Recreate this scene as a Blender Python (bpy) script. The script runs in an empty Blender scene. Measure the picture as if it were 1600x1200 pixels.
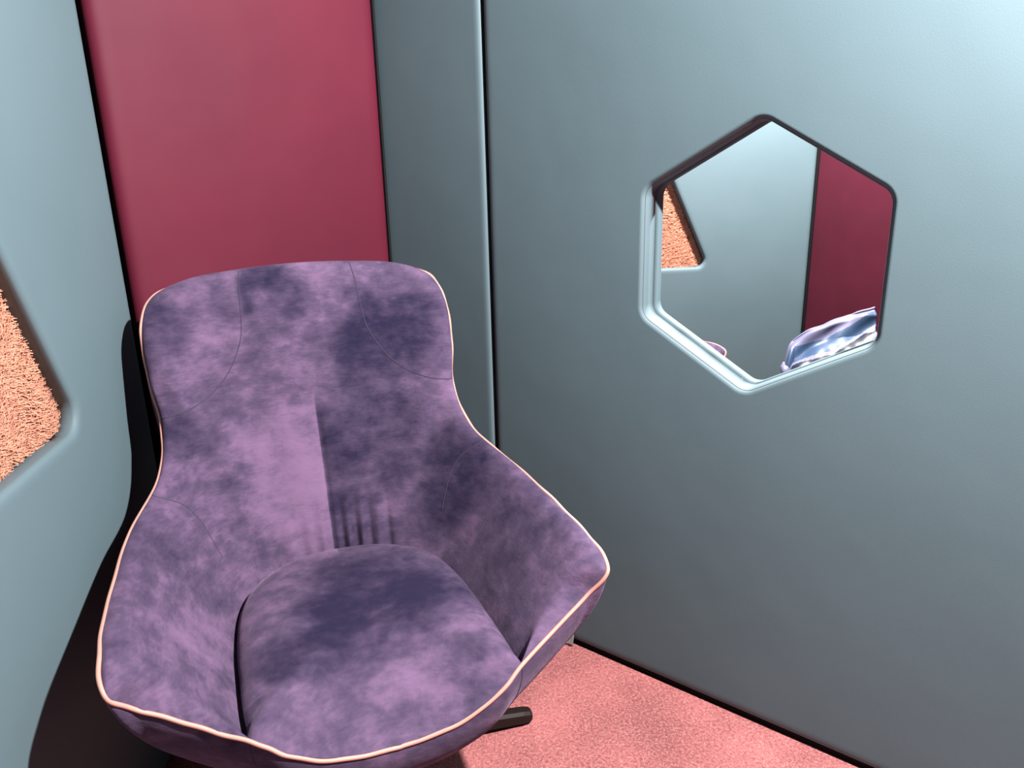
import bpy, bmesh, math, random
import numpy as np
from mathutils import Vector, Matrix
from mathutils.geometry import tessellate_polygon
from mathutils.bvhtree import BVHTree

scene = bpy.context.scene
COL = scene.collection
R = math.radians

# ------------------------------------------------------------------ camera
PITCH, ROLL, CAMH, FPX = R(17.397), R(-1.481), 1.346, 1212.0
fw = Vector((0, math.cos(PITCH), -math.sin(PITCH)))
up0 = Vector((0, math.sin(PITCH), math.cos(PITCH)))
r0 = Vector((1, 0, 0))
rt = r0*math.cos(ROLL) + up0*math.sin(ROLL)
up = -r0*math.sin(ROLL) + up0*math.cos(ROLL)
cd = bpy.data.cameras.new('camera')
cd.sensor_width = 36.0
cd.lens = FPX/1600*36.0
cd.clip_start = 0.02
cam = bpy.data.objects.new('camera', cd)
COL.objects.link(cam)
m3 = Matrix((rt, up, -fw)).transposed()
cam.matrix_world = Matrix.Translation((0, 0, CAMH)) @ m3.to_4x4()
scene.camera = cam

# ------------------------------------------------------------------ world, lights, exposure
w = bpy.data.worlds.new('world')
scene.world = w
w.use_nodes = True
w.node_tree.nodes['Background'].inputs[0].default_value = (0.78, 0.86, 1.0, 1)
w.node_tree.nodes['Background'].inputs[1].default_value = 0.01
scene.view_settings.view_transform = 'Standard'
scene.view_settings.look = 'None'
scene.view_settings.exposure = 0.0
scene.view_settings.gamma = 1.0

def point_light(name, loc, power, rad, color=(1, 1, 1)):
    l = bpy.data.lights.new(name, 'POINT')
    l.energy = power
    l.shadow_soft_size = rad
    l.color = color
    o = bpy.data.objects.new(name, l)
    o.location = loc
    COL.objects.link(o)
    return o

point_light('booth_lamp', (0.97, 0.56, 2.36), 900, 0.03, (1.0, 0.945, 0.93))
point_light('neighbour_ceiling_spot', (0.98, 2.55, 2.42), 900, 0.04, (1.0, 0.95, 0.92))

# ------------------------------------------------------------------ helpers
def link(o, parent=None):
    COL.objects.link(o)
    if parent is not None:
        o.parent = parent
    return o

def mesh_obj(name, verts, faces, mat, parent=None, smooth=True, mats=None, midx=None):
    me = bpy.data.meshes.new(name)
    me.from_pydata([tuple(v) for v in verts], [], [tuple(f) for f in faces])
    me.update()
    if smooth:
        me.polygons.foreach_set('use_smooth', [True]*len(me.polygons))
    if mats:
        for m in mats: me.materials.append(m)
        me.polygons.foreach_set('material_index', midx)
    elif mat:
        me.materials.append(mat)
    o = bpy.data.objects.new(name, me)
    return link(o, parent)

def tag(o, label=None, cat=None, group=None, kind=None):
    if label: o['label'] = label
    if cat: o['category'] = cat
    if group: o['group'] = group
    if kind: o['kind'] = kind
    return o

def empty(name, loc=(0, 0, 0), rz=0.0):
    o = bpy.data.objects.new(name, None)
    o.empty_display_size = 0.1
    o.location = loc
    o.rotation_euler = (0, 0, rz)
    return link(o)

def tube(name, pts, rad, mat, parent=None, closed=False, n=8):
    pts = [Vector(p) for p in pts]
    N = len(pts)
    verts, faces = [], []
    prev = None
    for i, p in enumerate(pts):
        if closed:
            t = pts[(i+1) % N] - pts[i-1]
        else:
            t = pts[min(i+1, N-1)] - pts[max(i-1, 0)]
        t.normalize()
        if prev is None:
            a = t.orthogonal().normalized()
        else:
            a = prev - t*prev.dot(t)
            a.normalize()
        prev = a
        b = t.cross(a)
        r = rad(i/(N-1)) if callable(rad) else rad
        for k in range(n):
            an = 2*math.pi*k/n
            verts.append(p + (a*math.cos(an) + b*math.sin(an))*r)
    M = N if closed else N-1
    # for closed tubes find best twist alignment
    sh = 0
    if closed:
        best = 1e9
        for s in range(n):
            d = (verts[(N-1)*n] - verts[s]).length
            if d < best: best, sh = d, s
    for i in range(M):
        j = (i+1) % N
        off = sh if (closed and i == N-1) else 0
        for k in range(n):
            faces.append((i*n+k, i*n+(k+1) % n, j*n+(k+1+off) % n, j*n+(k+off) % n))
    if not closed:
        faces.append(tuple(range(n-1, -1, -1)))
        faces.append(tuple(range((N-1)*n, N*n)))
    return mesh_obj(name, verts, faces, mat, parent)

# ------------------------------------------------------------------ materials
def new_mat(name):
    m = bpy.data.materials.new(name)
    m.use_nodes = True
    nt = m.node_tree
    b = nt.nodes['Principled BSDF']
    return m, nt, b

def nnode(nt, typ, **kw):
    n = nt.nodes.new(typ)
    for k, v in kw.items():
        setattr(n, k, v)
    return n

def math_node(nt, op, a, b=None, clamp=False):
    n = nt.nodes.new('ShaderNodeMath')
    n.operation = op
    n.use_clamp = clamp
    for i, x in enumerate((a, b)):
        if x is None: continue
        if isinstance(x, (int, float)): n.inputs[i].default_value = x
        else: nt.links.new(x, n.inputs[i])
    return n.outputs[0]

def leather(name, c1, c2, rough=0.55, grain=0.12, coat=0.0, big=0.15):
    m, nt, b = new_mat(name)
    tc = nnode(nt, 'ShaderNodeTexCoord')
    n1 = nnode(nt, 'ShaderNodeTexNoise'); n1.inputs['Scale'].default_value = 2.2; n1.inputs['Detail'].default_value = 4
    nt.links.new(tc.outputs['Object'], n1.inputs['Vector'])
    mx = nnode(nt, 'ShaderNodeMix', data_type='RGBA')
    mx.inputs['A'].default_value = (*c1, 1); mx.inputs['B'].default_value = (*c2, 1)
    rmp = nnode(nt, 'ShaderNodeMapRange'); rmp.inputs['From Min'].default_value = .35; rmp.inputs['From Max'].default_value = .65
    nt.links.new(n1.outputs['Fac'], rmp.inputs['Value'])
    nt.links.new(rmp.outputs['Result'], mx.inputs['Factor'])
    nt.links.new(mx.outputs['Result'], b.inputs['Base Color'])
    b.inputs['Roughness'].default_value = rough
    b.inputs['Specular IOR Level'].default_value = 0.16
    n2 = nnode(nt, 'ShaderNodeTexNoise'); n2.inputs['Scale'].default_value = 420; n2.inputs['Detail'].default_value = 3
    nt.links.new(tc.outputs['Object'], n2.inputs['Vector'])
    n3 = nnode(nt, 'ShaderNodeTexNoise'); n3.inputs['Scale'].default_value = 3.5; n3.inputs['Detail'].default_value = 2
    nt.links.new(tc.outputs['Object'], n3.inputs['Vector'])
    b1 = nnode(nt, 'ShaderNodeBump'); b1.inputs['Strength'].default_value = big; b1.inputs['Distance'].default_value = 0.02
    nt.links.new(n3.outputs['Fac'], b1.inputs['Height'])
    b2 = nnode(nt, 'ShaderNodeBump'); b2.inputs['Strength'].default_value = grain; b2.inputs['Distance'].default_value = 0.0012
    nt.links.new(n2.outputs['Fac'], b2.inputs['Height'])
    nt.links.new(b1.outputs['Normal'], b2.inputs['Normal'])
    nt.links.new(b2.outputs['Normal'], b.inputs['Normal'])
    return m

M_TEAL = leather('teal_leatherette', (0.074, 0.112, 0.127), (0.080, 0.119, 0.135), 0.58)
M_BURG = leather('burgundy_leatherette', (0.066, 0.0062, 0.0165), (0.078, 0.0072, 0.0190), 0.62, big=0.3)

def plain(name, c, rough=0.6, metal=0.0, spec=0.5, sheen=0.0):
    m, nt, b = new_mat(name)
    tc = nnode(nt, 'ShaderNodeTexCoord')
    n1 = nnode(nt, 'ShaderNodeTexNoise'); n1.inputs['Scale'].default_value = 60; n1.inputs['Detail'].default_value = 3
    nt.links.new(tc.outputs['Object'], n1.inputs['Vector'])
    mx = nnode(nt, 'ShaderNodeMix', data_type='RGBA')
    mx.inputs['A'].default_value = (*[x*0.88 for x in c], 1); mx.inputs['B'].default_value = (*[min(1, x*1.1) for x in c], 1)
    nt.links.new(n1.outputs['Fac'], mx.inputs['Factor'])
    nt.links.new(mx.outputs['Result'], b.inputs['Base Color'])
    b.inputs['Roughness'].default_value = rough
    b.inputs['Metallic'].default_value = metal
    b.inputs['Specular IOR Level'].default_value = spec
    b.inputs['Sheen Weight'].default_value = sheen
    return m

M_BLACK = plain('black_board', (0.006, 0.006, 0.007), 0.8, spec=0.1)
M_PIPE = plain('pink_piping', (0.40, 0.19, 0.15), 0.6)
M_METAL = plain('dark_brown_metal', (0.009, 0.004, 0.0035), 0.6, 0.0, spec=.2)
M_STITCH = plain('stitch_thread', (0.045, 0.022, 0.024), 0.8)
M_GREY = plain('grey_cloth', (0.20, 0.165, 0.17), 0.9)
M_WHITE = plain('pale_edge_foil', (0.55, 0.58, 0.60), 0.4)

def floor_mat():
    m, nt, b = new_mat('pink_speckled_vinyl')
    tc = nnode(nt, 'ShaderNodeTexCoord')
    n1 = nnode(nt, 'ShaderNodeTexNoise'); n1.inputs['Scale'].default_value = 5; n1.inputs['Detail'].default_value = 5
    n2 = nnode(nt, 'ShaderNodeTexNoise'); n2.inputs['Scale'].default_value = 150; n2.inputs['Detail'].default_value = 4
    v = nnode(nt, 'ShaderNodeTexVoronoi'); v.inputs['Scale'].default_value = 260
    for n in (n1, n2, v): nt.links.new(tc.outputs['Object'], n.inputs['Vector'])
    mx = nnode(nt, 'ShaderNodeMix', data_type='RGBA')
    mx.inputs['A'].default_value = (0.155, 0.046, 0.047, 1); mx.inputs['B'].default_value = (0.36, 0.118, 0.116, 1)
    f = math_node(nt, 'ADD', math_node(nt, 'MULTIPLY', n1.outputs['Fac'], 1.6), math_node(nt, 'MULTIPLY', n2.outputs['Fac'], 2.6))
    f = math_node(nt, 'SUBTRACT', f, 1.6, clamp=True)
    nt.links.new(f, mx.inputs['Factor'])
    # small pale flecks
    fl = nnode(nt, 'ShaderNodeMapRange'); fl.inputs['From Min'].default_value = 0.36; fl.inputs['From Max'].default_value = 0.16
    nt.links.new(v.outputs['Distance'], fl.inputs['Value'])
    sel = nnode(nt, 'ShaderNodeMapRange'); sel.inputs['From Min'].default_value = 0.50; sel.inputs['From Max'].default_value = 0.70
    sp = nnode(nt, 'ShaderNodeSeparateColor'); nt.links.new(v.outputs['Color'], sp.inputs['Color'])
    nt.links.new(sp.outputs['Red'], sel.inputs['Value'])
    k = math_node(nt, 'MULTIPLY', math_node(nt, 'MULTIPLY', fl.outputs['Result'], sel.outputs['Result']), 0.6)
    mx2 = nnode(nt, 'ShaderNodeMix', data_type='RGBA')
    nt.links.new(k, mx2.inputs['Factor']); nt.links.new(mx.outputs['Result'], mx2.inputs['A'])
    mx2.inputs['B'].default_value = (0.72, 0.42, 0.38, 1)
    nt.links.new(mx2.outputs['Result'], b.inputs['Base Color'])
    b.inputs['Roughness'].default_value = 0.65
    bp = nnode(nt, 'ShaderNodeBump'); bp.inputs['Strength'].default_value = 0.4; bp.inputs['Distance'].default_value = 0.002
    nt.links.new(n2.outputs['Fac'], bp.inputs['Height']); nt.links.new(bp.outputs['Normal'], b.inputs['Normal'])
    return m
M_FLOOR = floor_mat()

# brushed nap marks: (u, v, z, radius, strength); + brushed light, - brushed dark
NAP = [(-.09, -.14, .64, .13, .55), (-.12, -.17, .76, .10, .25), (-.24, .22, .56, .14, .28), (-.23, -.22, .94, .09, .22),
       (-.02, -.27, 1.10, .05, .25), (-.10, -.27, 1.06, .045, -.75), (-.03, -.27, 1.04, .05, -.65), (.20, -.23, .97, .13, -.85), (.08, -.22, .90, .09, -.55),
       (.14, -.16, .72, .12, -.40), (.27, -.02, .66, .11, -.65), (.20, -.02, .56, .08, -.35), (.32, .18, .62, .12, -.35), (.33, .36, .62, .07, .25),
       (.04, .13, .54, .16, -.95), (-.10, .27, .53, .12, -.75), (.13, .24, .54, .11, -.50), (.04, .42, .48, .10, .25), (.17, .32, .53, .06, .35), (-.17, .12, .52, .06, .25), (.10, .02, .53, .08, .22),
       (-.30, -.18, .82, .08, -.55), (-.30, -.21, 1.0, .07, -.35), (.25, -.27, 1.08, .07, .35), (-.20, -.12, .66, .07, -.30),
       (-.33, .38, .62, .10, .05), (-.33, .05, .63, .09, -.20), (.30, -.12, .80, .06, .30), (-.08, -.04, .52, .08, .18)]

def velvet():
    m, nt, b = new_mat('purple_velvet')
    tc = nnode(nt, 'ShaderNodeTexCoord')
    co = tc.outputs['Object']
    nd = nnode(nt, 'ShaderNodeTexNoise'); nd.inputs['Scale'].default_value = 7; nd.inputs['Detail'].default_value = 3
    nt.links.new(co, nd.inputs['Vector'])
    sub = nnode(nt, 'ShaderNodeVectorMath', operation='SUBTRACT'); nt.links.new(nd.outputs['Color'], sub.inputs[0]); sub.inputs[1].default_value = (.5, .5, .5)
    scl = nnode(nt, 'ShaderNodeVectorMath', operation='SCALE'); nt.links.new(sub.outputs[0], scl.inputs[0]); scl.inputs['Scale'].default_value = 0.16
    wv = nnode(nt, 'ShaderNodeVectorMath', operation='ADD'); nt.links.new(co, wv.inputs[0]); nt.links.new(scl.outputs[0], wv.inputs[1])
    acc = None
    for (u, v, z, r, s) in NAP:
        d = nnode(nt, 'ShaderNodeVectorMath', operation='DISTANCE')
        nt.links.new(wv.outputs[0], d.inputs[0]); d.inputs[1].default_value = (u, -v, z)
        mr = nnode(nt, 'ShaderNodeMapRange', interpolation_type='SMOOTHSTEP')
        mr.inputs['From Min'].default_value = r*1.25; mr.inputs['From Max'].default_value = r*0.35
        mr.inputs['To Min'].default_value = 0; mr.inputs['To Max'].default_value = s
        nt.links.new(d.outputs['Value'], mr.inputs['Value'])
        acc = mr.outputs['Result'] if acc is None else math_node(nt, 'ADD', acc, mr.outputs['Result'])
    # the nap is brushed apart on the two sides of the centre seam
    sx = nnode(nt, 'ShaderNodeSeparateXYZ'); nt.links.new(co, sx.inputs[0])
    def mrange(src, a, b_, ta=0., tb=1.):
        q = nnode(nt, 'ShaderNodeMapRange', interpolation_type='SMOOTHSTEP')
        q.inputs['From Min'].default_value = a; q.inputs['From Max'].default_value = b_
        q.inputs['To Min'].default_value = ta; q.inputs['To Max'].default_value = tb
        nt.links.new(src, q.inputs['Value']); return q.outputs['Result']
    side = mrange(sx.outputs['X'], -.002, .002, .5, -.5)
    ax = math_node(nt, 'ABSOLUTE', sx.outputs['X'])
    fall = mrange(ax, .14, .0)
    zw = math_node(nt, 'MULTIPLY', mrange(sx.outputs['Z'], .84, .78), mrange(sx.outputs['Y'], .02, .07))
    seam = math_node(nt, 'MULTIPLY', math_node(nt, 'MULTIPLY', side, fall), zw)
    acc = math_node(nt, 'ADD', acc, seam)
    # fine mottling
    mp = nnode(nt, 'ShaderNodeMapping'); nt.links.new(co, mp.inputs['Vector']); mp.inputs['Scale'].default_value = (13, 13, 18)
    n1 = nnode(nt, 'ShaderNodeTexNoise'); n1.inputs['Scale'].default_value = 1.0; n1.inputs['Detail'].default_value = 8; n1.inputs['Roughness'].default_value = .62; n1.inputs['Distortion'].default_value = .15
    nt.links.new(mp.outputs['Vector'], n1.inputs['Vector'])
    mp2 = nnode(nt, 'ShaderNodeMapping'); nt.links.new(co, mp2.inputs['Vector']); mp2.inputs['Scale'].default_value = (60, 60, 260)
    n2 = nnode(nt, 'ShaderNodeTexNoise'); n2.inputs['Scale'].default_value = 1.0; n2.inputs['Detail'].default_value = 4
    nt.links.new(mp2.outputs['Vector'], n2.inputs['Vector'])
    mo = math_node(nt, 'MULTIPLY', math_node(nt, 'SUBTRACT', n1.outputs['Fac'], .5), 1.5)
    mp4 = nnode(nt, 'ShaderNodeMapping'); nt.links.new(co, mp4.inputs['Vector']); mp4.inputs['Scale'].default_value = (30, 30, 44)
    n4 = nnode(nt, 'ShaderNodeTexNoise'); n4.inputs['Scale'].default_value = 1.0; n4.inputs['Detail'].default_value = 5; n4.inputs['Distortion'].default_value = .3
    nt.links.new(mp4.outputs['Vector'], n4.inputs['Vector'])
    mo = math_node(nt, 'ADD', mo, math_node(nt, 'MULTIPLY', math_node(nt, 'SUBTRACT', n4.outputs['Fac'], .5), 0.75))
    fi = math_node(nt, 'MULTIPLY', math_node(nt, 'SUBTRACT', n2.outputs['Fac'], .5), 0.35)
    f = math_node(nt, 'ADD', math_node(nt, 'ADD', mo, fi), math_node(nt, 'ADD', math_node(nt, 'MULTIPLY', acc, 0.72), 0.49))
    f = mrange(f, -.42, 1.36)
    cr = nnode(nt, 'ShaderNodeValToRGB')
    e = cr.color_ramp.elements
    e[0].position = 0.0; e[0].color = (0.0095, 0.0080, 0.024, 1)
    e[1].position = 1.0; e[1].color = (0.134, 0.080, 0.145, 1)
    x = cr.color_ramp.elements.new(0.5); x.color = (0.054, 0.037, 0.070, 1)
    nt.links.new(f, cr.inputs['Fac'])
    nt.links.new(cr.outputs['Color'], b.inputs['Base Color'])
    b.inputs['Roughness'].default_value = 0.95
    b.inputs['Specular IOR Level'].default_value = 0.1
    b.inputs['Sheen Weight'].default_value = 0.11
    b.inputs['Sheen Roughness'].default_value = 0.4
    b.inputs['Sheen Tint'].default_value = (0.9, 0.65, 0.95, 1)
    n3 = nnode(nt, 'ShaderNodeTexNoise'); n3.inputs['Scale'].default_value = 600; n3.inputs['Detail'].default_value = 2
    nt.links.new(co, n3.inputs['Vector'])
    bp = nnode(nt, 'ShaderNodeBump'); bp.inputs['Strength'].default_value = 0.25; bp.inputs['Distance'].default_value = 0.0015
    nt.links.new(n3.outputs['Fac'], bp.inputs['Height'])
    bp2 = nnode(nt, 'ShaderNodeBump'); bp2.inputs['Strength'].default_value = 0.25; bp2.inputs['Distance'].default_value = 0.012
    nt.links.new(n1.outputs['Fac'], bp2.inputs['Height']); nt.links.new(bp.outputs['Normal'], bp2.inputs['Normal'])
    nt.links.new(bp2.outputs['Normal'], b.inputs['Normal'])
    return m
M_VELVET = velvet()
M_SEAM = plain('purple_seam_thread', (0.022, 0.016, 0.036), 0.9, sheen=0.05)

def fur_mat():
    m, nt, b = new_mat('orange_wool')
    tc = nnode(nt, 'ShaderNodeTexCoord')
    n1 = nnode(nt, 'ShaderNodeTexNoise'); n1.inputs['Scale'].default_value = 38; n1.inputs['Detail'].default_value = 4
    nt.links.new(tc.outputs['Object'], n1.inputs['Vector'])
    cr = nnode(nt, 'ShaderNodeValToRGB')
    e = cr.color_ramp.elements
    e[0].position = .27; e[0].color = (0.16, 0.06, 0.03, 1)
    e[1].position = .70; e[1].color = (0.57, 0.235, 0.150, 1)
    x = cr.color_ramp.elements.new(.37); x.color = (0.48, 0.185, 0.112, 1)
    nt.links.new(n1.outputs['Fac'], cr.inputs['Fac'])
    nt.links.new(cr.outputs['Color'], b.inputs['Base Color'])
    b.inputs['Roughness'].default_value = 0.9
    b.inputs['Specular IOR Level'].default_value = 0.1
    b.inputs['Sheen Weight'].default_value = 0.3
    return m
M_FUR = fur_mat()

# ------------------------------------------------------------------ upholstered wall panels
def rounded(poly, r, n=7):
    out = []
    N = len(poly)
    for i in range(N):
        p = Vector(poly[i]); a = (Vector(poly[i-1]) - p).normalized(); c = (Vector(poly[(i+1) % N]) - p).normalized()
        ang = a.angle(c); d = r/math.tan(ang/2)
        cen = p + (a + c).normalized()*(r/math.sin(ang/2))
        s = p + a*d - cen; e = p + c*d - cen
        a0 = math.atan2(s.y, s.x); a1 = math.atan2(e.y, e.x)
        da = (a1 - a0 + math.pi) % (2*math.pi) - math.pi
        for k in range(n+1):
            t = a0 + da*k/n
            out.append((cen.x + r*math.cos(t), cen.y + r*math.sin(t)))
    return out

def densify(poly, step):
    out = []
    N = len(poly)
    for i in range(N):
        a = Vector(poly[i]); b_ = Vector(poly[(i+1) % N])
        k = max(1, int((b_-a).length/step))
        for j in range(k):
            out.append(tuple(a + (b_-a)*j/k))
    return out

def offset(poly, d):
    """mitre offset; positive d moves to the left of travel (inwards for a counter-clockwise loop)"""
    N = len(poly); out = []
    for i in range(N):
        p = Vector(poly[i]); a = (p - Vector(poly[i-1])).normalized(); c = (Vector(poly[(i+1) % N]) - p).normalized()
        n1 = Vector((-a.y, a.x)); n2 = Vector((-c.y, c.x))
        b_ = n1 + n2
        b_ = b_/max(b_.length_squared, 1e-6)*2
        out.append(tuple(p + b_*d))
    return out

HPROF = [(.023, 0), (.018, .0006), (.014, .0025), (.0105, .0060), (.0070, .0110), (.0035, .0165), (.001, .023), (0, .031)]
PROFILE = [(.060, 0), (.045, .0005), (.032, .0020), (.022, .0045), (.014, .0085), (.007, .0145), (.002, .022), (0, .031)]

def panel(name, P, heading, length, z0, z1, mat, thick=.045, hole=None, hole_r=.03, side=1, k=1.0, kh=None, hprof=None):
    """Padded panel. P: plan point, heading in degrees, face looks to the right (side 1) or left (-1) of the heading."""
    h = R(heading)
    d = Vector((math.sin(h), math.cos(h), 0)); n = Vector((math.cos(h), -math.sin(h), 0))*side
    o3 = Vector((P[0], P[1], 0))
    outl = [(0, z0), (length, z0), (length, z1), (0, z1)]
    kh = k if kh is None else kh
    rnd = random.Random(len(name)*7 + int(length*100))
    verts, faces = [], []
    def put(loop, dep, w_=0):
        i0 = len(verts)
        for (s, z) in loop:
            verts.append(o3 + d*s + n*(-dep) + Vector((0, 0, z)))
        return list(range(i0, i0+len(loop)))
    def strips(loops):
        for a, b_ in zip(loops, loops[1:]):
            N = len(a)
            for i in range(N):
                j = (i+1) % N
                faces.append((a[i], a[j], b_[j], b_[i]))
    base = densify(outl, .05)
    L = []; flat = None
    for (i_, dp) in PROFILE:
        lp = []
        ins = i_*k
        for (s, z) in base:      # inset rectangle point by point
            ss = ins + (length - 2*ins)*s/length
            zz = z0 + ins + (z1 - z0 - 2*ins)*(z - z0)/(z1 - z0)
            lp.append((ss, zz))
        if flat is None: flat = lp
        L.append(put(lp, dp*k))
    L.append(put(base, thick))
    strips(L)
    H = None; hf = None
    if hole:
        hp = rounded(hole, hole_r)
        hp = densify(hp, .03)
        # soft, slightly uneven upholstery line
        H = []
        for (i_, dp) in (hprof or PROFILE):
            lp = offset(hp, -i_*kh)
            if hf is None: hf = lp
            H.append(put(lp, dp*kh))
        H.append(put(hp, thick))
        strips([list(reversed(x)) for x in H])
    for cap, (oa, ob) in ((0, (flat, hf)), (1, (base, hp if hole else None))):
        idx = (L[0] if cap == 0 else L[-1]) + ((H[0] if cap == 0 else H[-1]) if hole else [])
        polys = [[Vector((x[0], x[1], 0)) for x in oa]]
        if hole: polys.append([Vector((x[0], x[1], 0)) for x in ob])
        for t in tessellate_polygon(polys):
            faces.append(tuple(idx[q] for q in t))
    ob_ = mesh_obj(name, verts, faces, mat)
    bm = bmesh.new(); bm.from_mesh(ob_.data)
    bmesh.ops.recalc_face_normals(bm, faces=bm.faces)
    bm.to_mesh(ob_.data); bm.free()
    mod = ob_.modifiers.new('normals', 'WEIGHTED_NORMAL'); mod.mode = 'FACE_AREA'; mod.weight = 90; mod.keep_sharp = True
    ob_['kind'] = 'structure'
    return ob_

def frame_pt(P, heading, s, y, z, side=1):
    h = R(heading)
    return Vector((P[0] + math.sin(h)*s + math.cos(h)*y*side, P[1] + math.cos(h)*s - math.sin(h)*y*side, z))

HL = -6.748                      # heading of the left wall
HN = HL + 90                     # back walls
HR = HL - 45 + 0.238             # right wall (towards the corner)
HB = 42.6                        # burgundy panel
A = Vector((-0.825, 1.677)); B = Vector((-0.323, 2.223)); Cc = Vector((-0.050, 2.006))
TOP = 2.35

# floor
fl = mesh_obj('floor', [(-2.4, -2.2, 0), (3.6, -2.2, 0), (3.6, 4.4, 0), (-2.4, 4.4, 0)], [(0, 1, 2, 3)], M_FLOOR, smooth=False)
fl['kind'] = 'structure'

# left wall with a triangular opening; s runs from A towards the camera
dn = lambda s: (s, )
TRI = [(.334, .869), (.848, .869), (.590, 1.420)]
TRI2 = [(.430, .836), (.985, .836), (.707, 1.428)]
wl = panel('wall_left', A, HL+180, 2.6, .014, TOP, M_TEAL, thick=.05, hole=TRI, hole_r=.038, side=-1, k=.75, kh=.35)
wb = panel('wall_back', frame_pt(A, HB, .010, -.004, 0), HB, .741-.017, .014, TOP, M_BURG, side=1, k=.75)
wc = panel('wall_back_right', frame_pt(Cc, HR+180, -.395, 0, 0), HR+180, .388, .014, TOP, M_TEAL, side=1, k=.32)
def hexpts(cx, cz, r): return [(cx + r*math.sin(a)*s_, cz + r*math.cos(a)) for a, s_ in [(R(180-60*i), 1.03) for i in range(6)]]
# s measured from the corner towards the camera
HEXC, HEXZ, HEXR = .695, 1.100, .2770
hx = hexpts(HEXC, HEXZ, HEXR)
hx = hx if sum((hx[i-1][0]*hx[i][1]-hx[i][0]*hx[i-1][1]) for i in range(6)) > 0 else hx[::-1]
wr = panel('wall_right', Cc, HR+180, 2.5, .016, TOP, M_TEAL, thick=.046, hole=hx, hole_r=.035, side=1, k=.45, kh=.62, hprof=HPROF)
# the same wall seen from the neighbouring booth
n2 = frame_pt(Cc, HR+180, -.36, -.0935, 0)
hx2 = [(a_+.36, b_) for a_, b_ in hx]
wr2 = panel('wall_right_rear', n2, HR+180, 2.86, .016, TOP, M_TEAL, thick=.046, hole=hx2, hole_r=.035, side=-1, k=.8, kh=.4, hprof=HPROF)

# stitched seam loop inside the hexagonal opening
st = [frame_pt(Cc, HR+180, s, -.0072, z) for (s, z) in densify(rounded(offset(hx, -.0042), .0385), .01)]
# neighbouring booth
NA = Vector((1.238, 3.200))
wn = panel('wall_neighbour_left', NA, HN+180, 2.5, .014, TOP, M_TEAL, thick=.05, hole=TRI2, hole_r=.03, side=-1, k=.4, kh=.35)
wn2 = panel('wall_neighbour_back', frame_pt(NA, HN+90, .004, 0, 0), HN+90, 1.5, .014, TOP, M_BURG, side=1, k=.4)

def board(name, P, heading, s0, s1, y0, y1, z0, z1, mat, side=1):
    v = [frame_pt(P, heading, s, y, z, side) for z in (z0, z1) for (s, y) in ((s0, y0), (s1, y0), (s1, y1), (s0, y1))]
    f = [(3, 2, 1, 0), (4, 5, 6, 7), (0, 1, 5, 4), (1, 2, 6, 5), (2, 3, 7, 6), (3, 0, 4, 7)]
    o = mesh_obj(name, v, f, mat, smooth=False)
    bm = bmesh.new(); bm.from_mesh(o.data); bmesh.ops.recalc_face_normals(bm, faces=bm.faces); bm.to_mesh(o.data); bm.free()
    o['kind'] = 'structure'
    return o
# black backing boards and plinths behind the pads, plus one strip imitating corner shade
board('trim_1', A, HL+180, -.06, 2.6, -.112, -.100, 0, TOP, M_BLACK, side=-1)
board('trim_2', A, HB, -.03, .77, -.060, -.050, 0, TOP, M_BLACK)
board('trim_7', Cc, HR+180, -.36, .30, -.0474, -.0462, 0, TOP, M_BLACK)
board('corner_shade_strip', A, HB, .7265, .7335, -.045, -.005, 0, TOP, M_BLACK)  # added black strip, imitates the shade where burgundy meets teal
board('trim_3', Cc, HR+180, .01, 2.5, -.085, -.012, 0, .013, M_BLACK)
board('trim_4', NA, HN+180, -.06, 2.5, -.112, -.100, 0, TOP, M_BLACK, side=-1)
board('trim_5', NA, HN+90, -.02, 1.5, -.060, -.050, 0, TOP, M_BLACK)
stl = tube('trim_6', st, 0.0008, M_STITCH, closed=True, n=5); stl['kind'] = 'structure'

# small torn flap of lining at the foot of the right wall
fp = []
ff = []
base_s = .262
for i in range(6):
    for j in range(6):
        a = i/5; c = j/5
        s = base_s - .026*a*(1-.4*c); z = .004 + .034*c*(1-.5*a); y = .006 + .010*a*(1-c) + .003*math.sin(7*a+5*c)
        fp.append(frame_pt(Cc, HR+180, s, y, z))
for i in range(5):
    for j in range(5):
        ff.append((i*6+j, i*6+j+1, (i+1)*6+j+1, (i+1)*6+j))
flap = mesh_obj('lining_flap', fp, ff, M_GREY)
flap.modifiers.new('thick', 'SOLIDIFY').thickness = .0015
tag(flap, 'small grey scrap of lining at the foot of the teal hexagon wall', 'fabric scrap')

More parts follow.
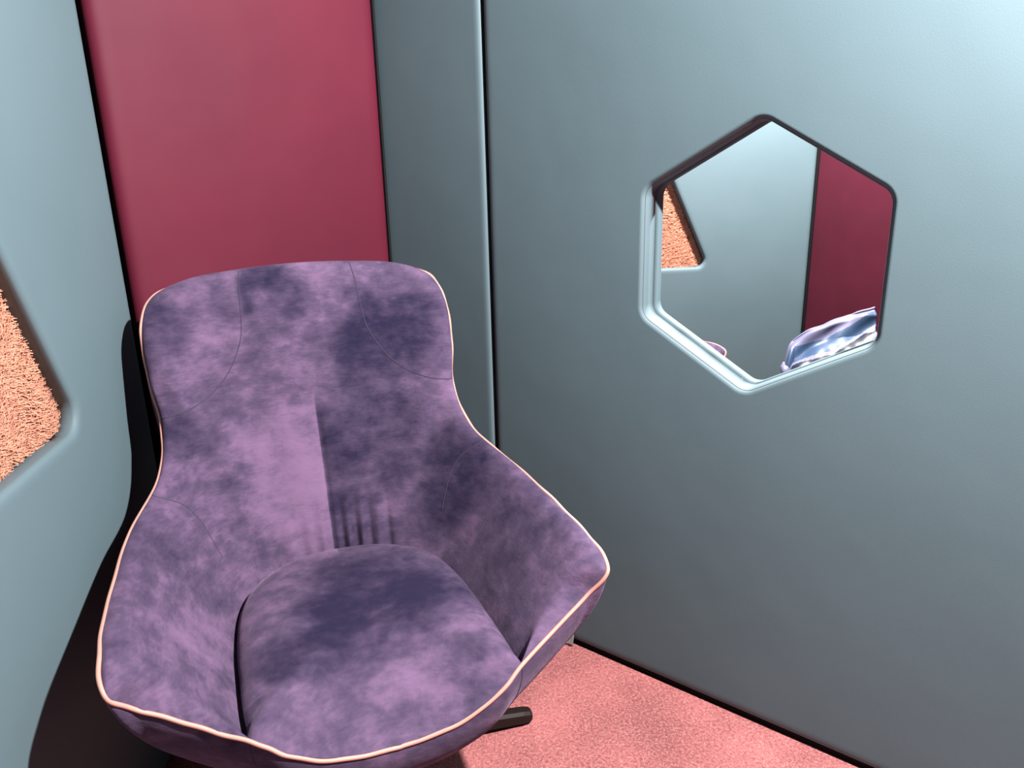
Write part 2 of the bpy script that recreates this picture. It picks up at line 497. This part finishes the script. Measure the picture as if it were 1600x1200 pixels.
# ------------------------------------------------------------------ orange wool panels in the triangular openings
def fur(name, P, heading, tri, side, seed, label):
    rnd = random.Random(seed)
    h = R(heading)
    root = bpy.data.objects.new(name, None)
    link(root)
    cx = sum(t[0] for t in tri)/3; cz = tri[0][1]
    root.location = frame_pt(P, heading, cx, -.05, cz, side)
    inv = Matrix.Translation(-root.location)
    grow = offset(rounded(tri, .05), -.012)
    # lumpy backing
    g = densify(grow, .02)
    c0 = Vector((cx, (tri[0][1]*2 + tri[2][1])/3))
    verts, faces = [], []
    K = 14
    for k in range(K+1):
        t = k/K
        for (s, z) in g:
            ss = c0.x + (s-c0.x)*t; zz = c0.y + (z-c0.y)*t
            dep = -.050 + .006*math.sin(31*ss)*math.sin(27*zz)
            verts.append(inv @ frame_pt(P, heading, ss, dep, zz, side))
    N = len(g)
    for k in range(K):
        for i in range(N):
            j = (i+1) % N
            faces.append((k*N+i, k*N+j, (k+1)*N+j, (k+1)*N+i))
    mesh_obj('backing', verts, faces, M_FUR, root)
    # tufts
    def inside(s, z):
        ok = True
        for i in range(3):
            a = tri[i]; b_ = tri[(i+1) % 3]
            if (b_[0]-a[0])*(z-a[1]) - (b_[1]-a[1])*(s-a[0]) < -.008: ok = False
        # rounded corners
        return ok
    sg = sum(tri[i-1][0]*tri[i][1]-tri[i][0]*tri[i-1][1] for i in range(3))
    if sg < 0: tri = tri[::-1]
    verts, faces = [], []
    smin = min(t[0] for t in tri); smax = max(t[0] for t in tri); zmin = min(t[1] for t in tri); zmax = max(t[1] for t in tri)
    cnt = 0
    while cnt < 30000:
        s = rnd.uniform(smin, smax); z = rnd.uniform(zmin, zmax)
        if not inside(s, z): continue
        if z < zmin + .0 : continue
        cnt += 1
        sw = math.sin(s*21+z*9+seed)*.7 + math.sin(s*47-z*33)*.5 + rnd.gauss(0, .35)
        L_ = rnd.uniform(.016, .034)
        ds = math.cos(sw*.6)*L_*(1 if side < 0 else 1); dz = math.sin(sw*.6)*L_ - .004
        wd = rnd.uniform(.0005, .0013)
        lift = rnd.uniform(.010, .021)
        i0 = len(verts)
        px, pz = -dz, ds
        q = math.hypot(px, pz)+1e-9; px /= q; pz /= q
        for k, (t, ww, yy) in enumerate(((0, 1, 0), (.35, 1, .8), (.7, .8, 1.0), (1, .15, .75))):
            for sgn in (-1, 1):
                verts.append(inv @ frame_pt(P, heading, s + ds*t + px*wd*ww*sgn, -.048 + lift*yy, z + dz*t + pz*wd*ww*sgn, side))
        for k in range(3):
            a = i0+2*k
            faces.append((a, a+1, a+3, a+2))
    pile = mesh_obj('wool_pile', verts, faces, M_FUR, root)
    pile['kind'] = 'stuff'
    tag(root, label, 'wool panel')
    return root
fur('wool_panel', A, HL+180, TRI, -1, 3, 'shaggy orange wool panel in the recess of the near left teal wall, beside the armchair')
fur('wool_panel', NA, HN+180, TRI2, -1, 11, 'shaggy orange wool triangle seen through the hexagonal opening')

# ------------------------------------------------------------------ the armchair
# local frame: x = to the chair's side (u), y = -v (front is -y), z up
RIM = np.array([(0, -.318, 1.088), (.122, -.315, 1.084), (.227, -.304, 1.076), (.297, -.277, 1.053), (.321, -.233, .999), (.321, -.201, .910),
                (.308, -.157, .816), (.323, -.079, .736), (.376, .047, .685), (.397, .201, .662), (.401, .340, .655), (.395, .422, .631),
                (.356, .418, .586), (.286, .434, .546), (.217, .458, .515), (.170, .475, .487), (.095, .478, .453), (0, .475, .440)])
SEAT = np.array([(0, -.105, .485), (.05, -.102, .485), (.085, -.093, .486), (.105, -.084, .487), (.120, -.073, .488), (.138, -.058, .490),
                 (.155, -.040, .491), (.175, -.015, .493), (.198, .030, .495), (.214, .10, .498), (.222, .20, .500), (.223, .30, .503),
                 (.222, .37, .507), (.219, .42, .511), (.215, .456, .514)])
T0 = np.array([(0, .040, .098), (0, .040, .094), (-.006, .042, .078), (-.012, .050, .040), (-.010, .052, 0), (-.004, .050, .0),
               (-.004, .046, .008), (-.008, .035, .022), (-.022, .010, .036), (-.032, .0, .036), (-.036, -.010, .036), (-.040, -.022, .040),
               (-.034, -.034, .040), (-.020, -.036, .026), (0, -.010, .004)])
T1 = np.array([(0, -.05, .21), (.01, -.05, .21), (.03, -.05, .20), (.05, -.045, .19), (.06, -.04, .17), (.065, -.045, .15),
               (.065, -.045, .13), (.065, -.04, .11), (.065, -.015, .085), (.06, .0, .065), (.055, .0, .055), (.05, .0, .05),
               (.045, .0, .040), (.035, .0, .025), (0, 0, 0.002)])

def full(c):
    return np.vstack([(c*[-1, 1, 1])[::-1][:-1], c])

def cr_spline(P, n, closed=False):
    out = []
    N = len(P)
    segs = N if closed else N-1
    for i in range(segs):
        if closed:
            p0, p1, p2, p3 = P[i-1], P[i], P[(i+1) % N], P[(i+2) % N]
        else:
            p1, p2 = P[i], P[i+1]
            p0 = P[i-1] if i else 2*p1-p2
            p3 = P[i+2] if i+2 < N else 2*p2-p1
        t = np.linspace(0, 1, n, endpoint=False)[:, None]
        out.append(.5*((2*p1) + (-p0+p2)*t + (2*p0-5*p1+4*p2-p3)*t*t + (-p0+3*p1-3*p2+p3)*t**3))
    if not closed: out.append(P[-1:])
    return np.vstack(out)

def grid_normals(G):
    du = np.gradient(G, axis=0); dv = np.gradient(G, axis=1)
    n = np.cross(du, dv)
    return n/(np.linalg.norm(n, axis=2, keepdims=True)+1e-9)

def grid_obj(name, G, mat, parent, flip=False):
    a, b_, _ = G.shape
    V = G.reshape(-1, 3).copy(); V[:, 1] *= -1
    I = np.arange(a*b_).reshape(a, b_)
    q = np.stack([I[:-1, :-1], I[1:, :-1], I[1:, 1:], I[:-1, 1:]], -1).reshape(-1, 4)
    if flip: q = q[:, ::-1]
    return mesh_obj(name, V.tolist(), q.tolist(), mat, parent)

def gauss(x, s): return np.exp(-(x/s)**2)

def make_chair():
    root = empty('armchair')
    NS, NT = 16, 120
    rim = cr_spline(full(RIM[:15]), NS); seat = cr_spline(full(SEAT), NS); t0 = cr_spline(full(T0), NS); t1 = cr_spline(full(T1), NS)
    t = (np.linspace(0, 1, NT)**1.0)[None, :, None]
    P0, P1, P2, P3 = rim[:, None], (rim+t0)[:, None], (seat+t1)[:, None], (seat + [0, 0, -.026])[:, None]
    G = P0*(1-t)**3 + 3*P1*t*(1-t)**2 + 3*P2*t*t*(1-t) + P3*t**3
    N = grid_normals(G)
    # make normals face the sitter
    cen = np.array([0, .15, .85])
    sgn = np.sign(((cen-G)*N).sum(2, keepdims=True)); 
    if sgn.mean() < 0: N = -N
    U = G[..., 0]; V_ = G[..., 1]; Z = G[..., 2]
    tt = t[..., 0] + 0*U
    back = np.clip((.12 - V_)/.12, 0, 1)
    disp = np.zeros_like(U)
    # centre crease, running from mid back down to the seat
    cz = np.clip((.84 - Z)/.10, 0, 1)*back
    disp += cz*(-.0065*gauss(U-.002, .006) + .006*gauss(U+.045, .045) + .004*gauss(U-.05, .04))
    # gathers where the back meets the seat
    rng = np.random.RandomState(4)
    gz = np.clip((.64 - Z)/.13, 0, 1)**1.5*np.clip((.05 - V_)/.05, 0, 1)
    for (c, wdt, am) in ((.022, .006, -.0055), (.036, .006, .004), (.052, .006, -.005), (.066, .006, .004), (.082, .007, -.004), (.10, .008, .003), (.12, .007, -.003),
                         (-.02, .006, .002), (-.036, .008, -.002), (-.065, .010, -.003), (-.088, .008, .0015), (-.11, .009, -.003), (-.14, .01, .002), (-.16, .009, -.003)):
        disp += 1.5*gz*am*gauss(U - c*(1+.5*(Z-.5)), wdt)
    # puckers along the front edge of the left arm
    fr = np.clip((V_-.33)/.06, 0, 1)*np.clip((.22-tt)/.16, 0, 1)*(U < -.22)
    disp += fr*.0022*np.sin(U*260 + 2*np.sin(U*60))
    # tension folds on the inner right arm, soft swell
    disp += .0025*np.sin(9*U+5*Z)*np.sin(11*V_+3*Z)*np.clip(tt*6, 0, 1)*np.clip((1-tt)*6, 0, 1)
    # nearly horizontal lumbar tuck, left of the crease
    disp += -.0018*gauss(Z-.845+.02*U, .003)*np.clip((.10-np.abs(U+.055))/.04, 0, 1)*back
    G2 = G + N*disp[..., None]
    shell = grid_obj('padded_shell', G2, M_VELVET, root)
    # orient normals outward towards the sitter
    me = shell.data
    nrm = me.polygons[len(me.polygons)//2].normal; cc_ = me.polygons[len(me.polygons)//2].center
    if (Vector((0, -.15, .85)) - cc_).dot(nrm) < 0: me.flip_normals()
    # seams: curved darts on the wings and where the arms join; found on the padded surface
    bvh = BVHTree.FromPolygons([v.co[:] for v in me.vertices], [p.vertices[:] for p in me.polygons])
    def on_surface(u, z, v_from=.5):
        hit = bvh.ray_cast(Vector((u, -v_from, z)), Vector((0, 1, 0)))
        return hit[0], hit[1]
    for sg in (-1, 1):
        dart = np.array([(.118, 1.098), (.124, 1.06), (.128, 1.00), (.136, .955), (.165, .90), (.205, .862), (.25, .842), (.285, .835), (.306, .834)])
        pts = cr_spline(dart, 8)
        line = []
        for (u, z) in pts:
            c, n_ = on_surface(sg*u, z)
            if c is not None: line.append(c + n_*(-.0002 if n_.y > 0 else .0002)*0)
        if len(line) > 3: tube('seam', line, .0010, M_SEAM, root, n=5)
        arm = np.array([(.338, .722), (.315, .71), (.285, .685), (.262, .65), (.245, .61), (.230, .57)])
        pts = cr_spline(arm, 8); line = []
        for (u, z) in pts:
            c, n_ = on_surface(sg*u, z)
            if c is not None: line.append(c)
        if len(line) > 3: tube('seam', line, .0009, M_SEAM, root, n=5)
    # piping all round the rim
    loop = np.vstack([full(RIM)[:-1]])
    pp = cr_spline(loop, 14, closed=True)
    rng = np.random.RandomState(7)
    wob = .0008*np.sin(np.arange(len(pp))*.23) + .0005*np.sin(np.arange(len(pp))*.61)
    pp = pp + np.stack([wob, wob*0, wob], 1)
    pl = [(x, -y, z) for x, y, z in pp]
    pipe = tube('piping', pl, .0036, M_PIPE, root, closed=True, n=10)
    # outer shell
    k = len(RIM)
    BOT = np.array([(0, -.19, .32), (.06, -.19, .32), (.10, -.18, .32), (.14, -.16, .32), (.165, -.14, .32), (.18, -.11, .32),
                    (.19, -.08, .32), (.20, -.03, .32), (.205, .03, .32), (.205, .09, .32), (.20, .15, .32), (.19, .20, .32),
                    (.18, .23, .32), (.16, .26, .32), (.13, .285, .32), (.10, .30, .32), (.05, .31, .32), (0, .315, .32)])
    O1 = np.array([(0, -.035, -.06), (0, -.035, -.06), (.005, -.035, -.06), (.02, -.035, -.05), (.022, -.04, -.04), (.020, -.045, -.04),
                   (.018, -.04, -.05), (.020, -.03, -.06), (.012, -.01, -.07), (.006, 0, -.08), (.004, 0, -.085), (.0, .002, -.075),
                   (0, .006, -.07), (0, .008, -.07), (0, .008, -.075), (0, .010, -.08), (0, .012, -.07), (0, .014, -.07)])
    O2 = np.array([(0, -.14, .12), (.02, -.14, .12), (.04, -.13, .12), (.07, -.12, .12), (.08, -.10, .11), (.09, -.08, .10),
                   (.10, -.05, .08), (.11, -.02, .05), (.12, .0, .03), (.12, .04, .02), (.12, .08, .01), (.11, .10, .01),
                   (.10, .10, .01), (.08, .10, .01), (.06, .10, .01), (.04, .10, .0), (.02, .11, .0), (0, .11, .0)])
    rimc = cr_spline(loop, 14, closed=True)
    full_l = lambda c: np.vstack([full(c)[:-1]])
    bot = cr_spline(full_l(BOT), 14, closed=True); o1 = cr_spline(full_l(O1), 14, closed=True); o2 = cr_spline(full_l(O2), 14, closed=True)
    t = np.linspace(0, 1, 60)[None, :, None]
    P0, P1, P2, P3 = rimc[:, None], (rimc+o1)[:, None], (bot+o2)[:, None], bot[:, None]
    G = P0*(1-t)**3 + 3*P1*t*(1-t)**2 + 3*P2*t*t*(1-t) + P3*t**3
    NN, MM = G.shape[0], G.shape[1]
    V = G.reshape(-1, 3).copy(); V[:, 1] *= -1
    faces = []
    for i in range(NN):
        j = (i+1) % NN
        for q in range(MM-1):
            faces.append((i*MM+q, j*MM+q, j*MM+q+1, i*MM+q+1))
    faces.append(tuple(i*MM+MM-1 for i in range(NN)))
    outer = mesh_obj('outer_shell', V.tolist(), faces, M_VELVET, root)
    bm = bmesh.new(); bm.from_mesh(outer.data); bmesh.ops.recalc_face_normals(bm, faces=bm.faces); bm.to_mesh(outer.data); bm.free()
    # seam on the outer shell below each cushion corner
    for sg in (-1, 1):
        i_c = 17 + 14*sg
        idx = (i_c if sg > 0 else i_c)*14 % NN
        line = [Vector((G[idx, q, 0]*1.0, -G[idx, q, 1], G[idx, q, 2])) for q in range(1, 34)]
        tube('seam', line, .0010, M_SEAM, root, n=5)
    # seat cushion
    sb = full(SEAT)
    fr_c = full(RIM)[::1]
    front = np.vstack([RIM[15:], (RIM[15:]*[-1, 1, 1])[::-1][1:]])   # +u side to -u side
    bound = np.vstack([sb, front])                                      # -u .. back .. +u .. front .. close
    bd = cr_spline(bound, 12, closed=True)
    Nb = len(bd)
    cpt = np.array([0, .19, .522])
    K = 60
    G = np.zeros((Nb, K, 3))
    r_ = np.linspace(0, 1, K)
    isfront = np.clip((bd[:, 1]-.40)/.06, 0, 1)*np.clip((.215-np.abs(bd[:, 0]))/.02, 0, 1)
    kk = np.hanning(27); kk /= kk.sum()
    isfront = np.convolve(np.concatenate([isfront[-13:], isfront, isfront[:13]]), kk, 'valid')
    for i in range(K):
        r = r_[i]
        xy = cpt[:2] + (bd[:, :2]-cpt[:2])*r
        zb = bd[:, 2] - .008*(1-isfront)
        side_z = cpt[2] + .008*math.sin(math.pi*r*.85) - (cpt[2] - (zb + .025))*r**2.4 - .025*r**16
        fr_z = cpt[2] + .008*math.sin(math.pi*r*.85) - (cpt[2] - zb)*r**2.6
        G[:, i, :2] = xy
        G[:, i, 2] = side_z*(1-isfront) + fr_z*isfront
    # wrinkles pulling from the front corners and left side
    U = G[..., 0]; V_ = G[..., 1]
    d = np.zeros_like(U)
    def fold(x0, y0, x1, y1, wd, am):
        L2 = (x1-x0)**2+(y1-y0)**2
        s = np.clip(((U-x0)*(x1-x0)+(V_-y0)*(y1-y0))/L2, 0, 1)
        dist = np.hypot(U-x0-s*(x1-x0), V_-y0-s*(y1-y0))
        return am*gauss(dist, wd*(.6+.8*s))*(1-s*s)
    d += fold(-.21, .375, -.15, .355, .008, -.004) + fold(-.21, .345, -.16, .32, .008, -.0025) + fold(.215, .30, .16, .285, .008, -.003) + fold(.215, .33, .17, .32, .007, .002)
    d += fold(-.205, .13, -.14, .11, .005, -.002)
    d += .0015*np.sin(24*U+9*V_)*np.sin(19*V_-7*U)
    G[..., 2] += d*(1-r_[None, :]**20)
    V = G.reshape(-1, 3).copy(); V[:, 1] *= -1
    faces = []
    for i in range(Nb):
        j = (i+1) % Nb
        for q in range(1, K-1):
            faces.append((i*K+q, i*K+q+1, j*K+q+1, j*K+q))
        faces.append((0, i*K+1, j*K+1))
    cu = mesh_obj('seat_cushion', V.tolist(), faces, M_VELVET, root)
    bm = bmesh.new(); bm.from_mesh(cu.data)
    bmesh.ops.remove_doubles(bm, verts=bm.verts, dist=1e-6)
    bmesh.ops.recalc_face_normals(bm, faces=bm.faces)
    if sum(f.normal.z for f in bm.faces) < 0:
        bmesh.ops.reverse_faces(bm, faces=bm.faces)
    bm.to_mesh(cu.data); bm.free()
    # swivel base
    prof = [(.0, .322), (.085, .322), (.085, .308), (.030, .300), (.026, .20), (.026, .075), (.045, .066), (.048, .030), (.0, .030)]
    verts, faces = [], []
    S = 32
    for (r, z) in prof:
        for q in range(S):
            a = 2*math.pi*q/S
            verts.append((r*math.cos(a), r*math.sin(a), z))
    for i in range(len(prof)-1):
        for q in range(S):
            faces.append((i*S+q, i*S+(q+1) % S, (i+1)*S+(q+1) % S, (i+1)*S+q))
    mesh_obj('swivel_column', verts, faces, M_METAL, root, smooth=False)
    for q in range(4):
        a = R(-4.5 + 90*q)
        bm = bmesh.new()
        # tapering flat bar with a rounded tip
        secs = []
        for (s, wd, zt, zb) in ((.02, .020, .064, .030), (.15, .019, .060, .026), (.30, .018, .048, .014), (.385, .017, .039, .007), (.402, .0155, .035, .008), (.407, .012, .030, .011)):
            ring = []
            for (yy, zz) in ((-wd, zb+.003), (-wd+.004, zb), (wd-.004, zb), (wd, zb+.003), (wd, zt-.006), (wd-.007, zt), (-wd+.007, zt), (-wd, zt-.006)):
                ring.append(bm.verts.new((s*math.cos(a)-yy*math.sin(a), s*math.sin(a)+yy*math.cos(a), zz)))
            secs.append(ring)
        for r1, r2 in zip(secs, secs[1:]):
            for i in range(8):
                bm.faces.new((r1[i], r1[(i+1) % 8], r2[(i+1) % 8], r2[i]))
        bm.faces.new(secs[0]); bm.faces.new(secs[-1])
        bmesh.ops.recalc_face_normals(bm, faces=bm.faces)
        me = bpy.data.meshes.new('leg'); bm.to_mesh(me); bm.free(); me.materials.append(M_METAL)
        lg = bpy.data.objects.new('leg', me); link(lg, root)
        # small glide under the tip
        tube('glide', [(.375*math.cos(a), .375*math.sin(a), 0.0), (.375*math.cos(a), .375*math.sin(a), .009)], .011, M_BLACK, lg, n=14)
    return root

chair = make_chair()
chair.location = (-.364, 1.438, 0); chair.rotation_euler = (0, 0, R(21.345))
tag(chair, 'purple velvet swivel armchair with pink piping in the corner before the burgundy panel', 'armchair')

def copy_tree(o, parent=None):
    c = o.copy(); COL.objects.link(c); c.parent = parent
    for ch in o.children: copy_tree(ch, c)
    return c
ch2 = copy_tree(chair)
ch2.location = (.181, 2.476, 0); ch2.rotation_euler = (0, 0, R(60))
tag(ch2, 'purple armchair with only one arm tip showing through the hexagon', 'armchair')

# ------------------------------------------------------------------ pouf and jacket in the neighbouring booth
def stool():
    root = empty('stool', (1.09, 2.54, 0))
    S = 48
    prof = [(.0, .50), (.08, .502), (.105, .498), (.115, .488), (.118, .475), (.118, .45), (.115, .437), (.105, .43), (0, .43)]
    verts, faces = [], []
    for (r, z) in prof:
        for q in range(S):
            a = 2*math.pi*q/S
            verts.append((r*math.cos(a), r*math.sin(a), z))
    for i in range(len(prof)-1):
        for q in range(S):
            faces.append((i*S+q, i*S+(q+1) % S, (i+1)*S+(q+1) % S, (i+1)*S+q))
    mesh_obj('cushion', verts, faces, M_DARKFAB, root)
    for q in range(4):
        a = R(45+90*q)
        tube('leg', [(.125*math.cos(a), .125*math.sin(a), 0), (.085*math.cos(a), .085*math.sin(a), .435)], .011, M_METAL, root, n=12)
    tag(root, 'round charcoal padded stool under the silvery blue jacket, before the far burgundy panel', 'stool')
    return root
M_DARKFAB = plain('charcoal_fabric', (0.03, 0.03, 0.036), 0.9)
M_SILV = plain('silvery_lilac_nylon', (0.12, 0.115, 0.19), 0.5, 0.05)
M_BLUE = plain('blue_nylon', (0.020, 0.047, 0.10), 0.5, 0.05)
M_NAVY = plain('navy_nylon', (0.005, 0.007, 0.016), 0.35, 0.0)
stool()

def jacket():
    # crumpled jacket: pleated sheet thrown over the pouf; a runs left to right, b from the rear top to the front bottom
    root = empty('jacket', (1.095, 2.53, .535))
    NA_, NB_ = 90, 130
    ex = Vector((.975, -.20, 0)).normalized()           # along the jacket
    ey = Vector((ex.y, -ex.x, 0))                       # towards the camera side
    def prof(a, b):
        # ridge heights: pleats as a function of b, amplitude changing with a
        top = .150 + .112*a - .05*(1-a)**6
        x = -.155 + .29*a
        ang = b*math.pi*.72
        rad = .15 + .02*math.sin(3*a+1)
        y = -.10 + rad*(1-math.cos(ang))*.85
        z = top*max(0, math.cos(ang*.55)) - .055*b - .02
        endr = max(0, (.10-a)/.10)
        z -= .07*endr**2; y = y*(1-.35*endr) + .03*endr
        ph = b*15 + 2.2*math.sin(2.4*a+.6) + 1.6*a
        am = .017*math.sin(math.pi*min(1, b*1.3+.12))*(1-.3*a)
        off = am*(2*abs(((ph/math.pi) % 2)-1)-1)
        off += .006*math.sin(17*a+9*b)*math.sin(13*b-6*a)
        z += off*.8; y += off*.9
        return x, y, z
    verts, faces, mi = [], [], []
    for i in range(NA_):
        for j in range(NB_):
            x, y, z = prof(i/(NA_-1), j/(NB_-1))
            verts.append(ex*x + ey*y + Vector((0, 0, z)))
    def band(a, b):
        # blue lining band, then alternating silver and navy bands
        c = .30 + .10*math.sin(3.0*a+.4) - .14*max(0, a-.55)
        if b < c-.06*(1-a): return 0
        if b < c+.17: return 1
        if b < c+.21: return 0
        if b < c+.37 - .1*a: return 2
        if b < c+.47 - .05*a: return 0
        return 2
    for i in range(NA_-1):
        for j in range(NB_-1):
            faces.append((i*NB_+j, (i+1)*NB_+j, (i+1)*NB_+j+1, i*NB_+j+1))
            mi.append(band(i/(NA_-1), j/(NB_-1)))
    body = mesh_obj('body', verts, faces, None, root, mats=[M_SILV, M_BLUE, M_NAVY], midx=mi)
    body.modifiers.new('thick', 'SOLIDIFY').thickness = .006
    # collar roll at the left end
    pts = []
    for k in range(24):
        b = k/23*.62
        x, y, z = prof(.02, b)
        pts.append(ex*(x-.004) + ey*y + Vector((0, 0, z+.004)))
    tube('collar', pts, lambda q: .012*(.4+math.sin(math.pi*q)*.8), M_SILV, root, n=12)
    tag(root, 'crumpled silvery lilac and blue jacket lying on a stool behind the hexagonal opening', 'jacket')
    return root
jacket()
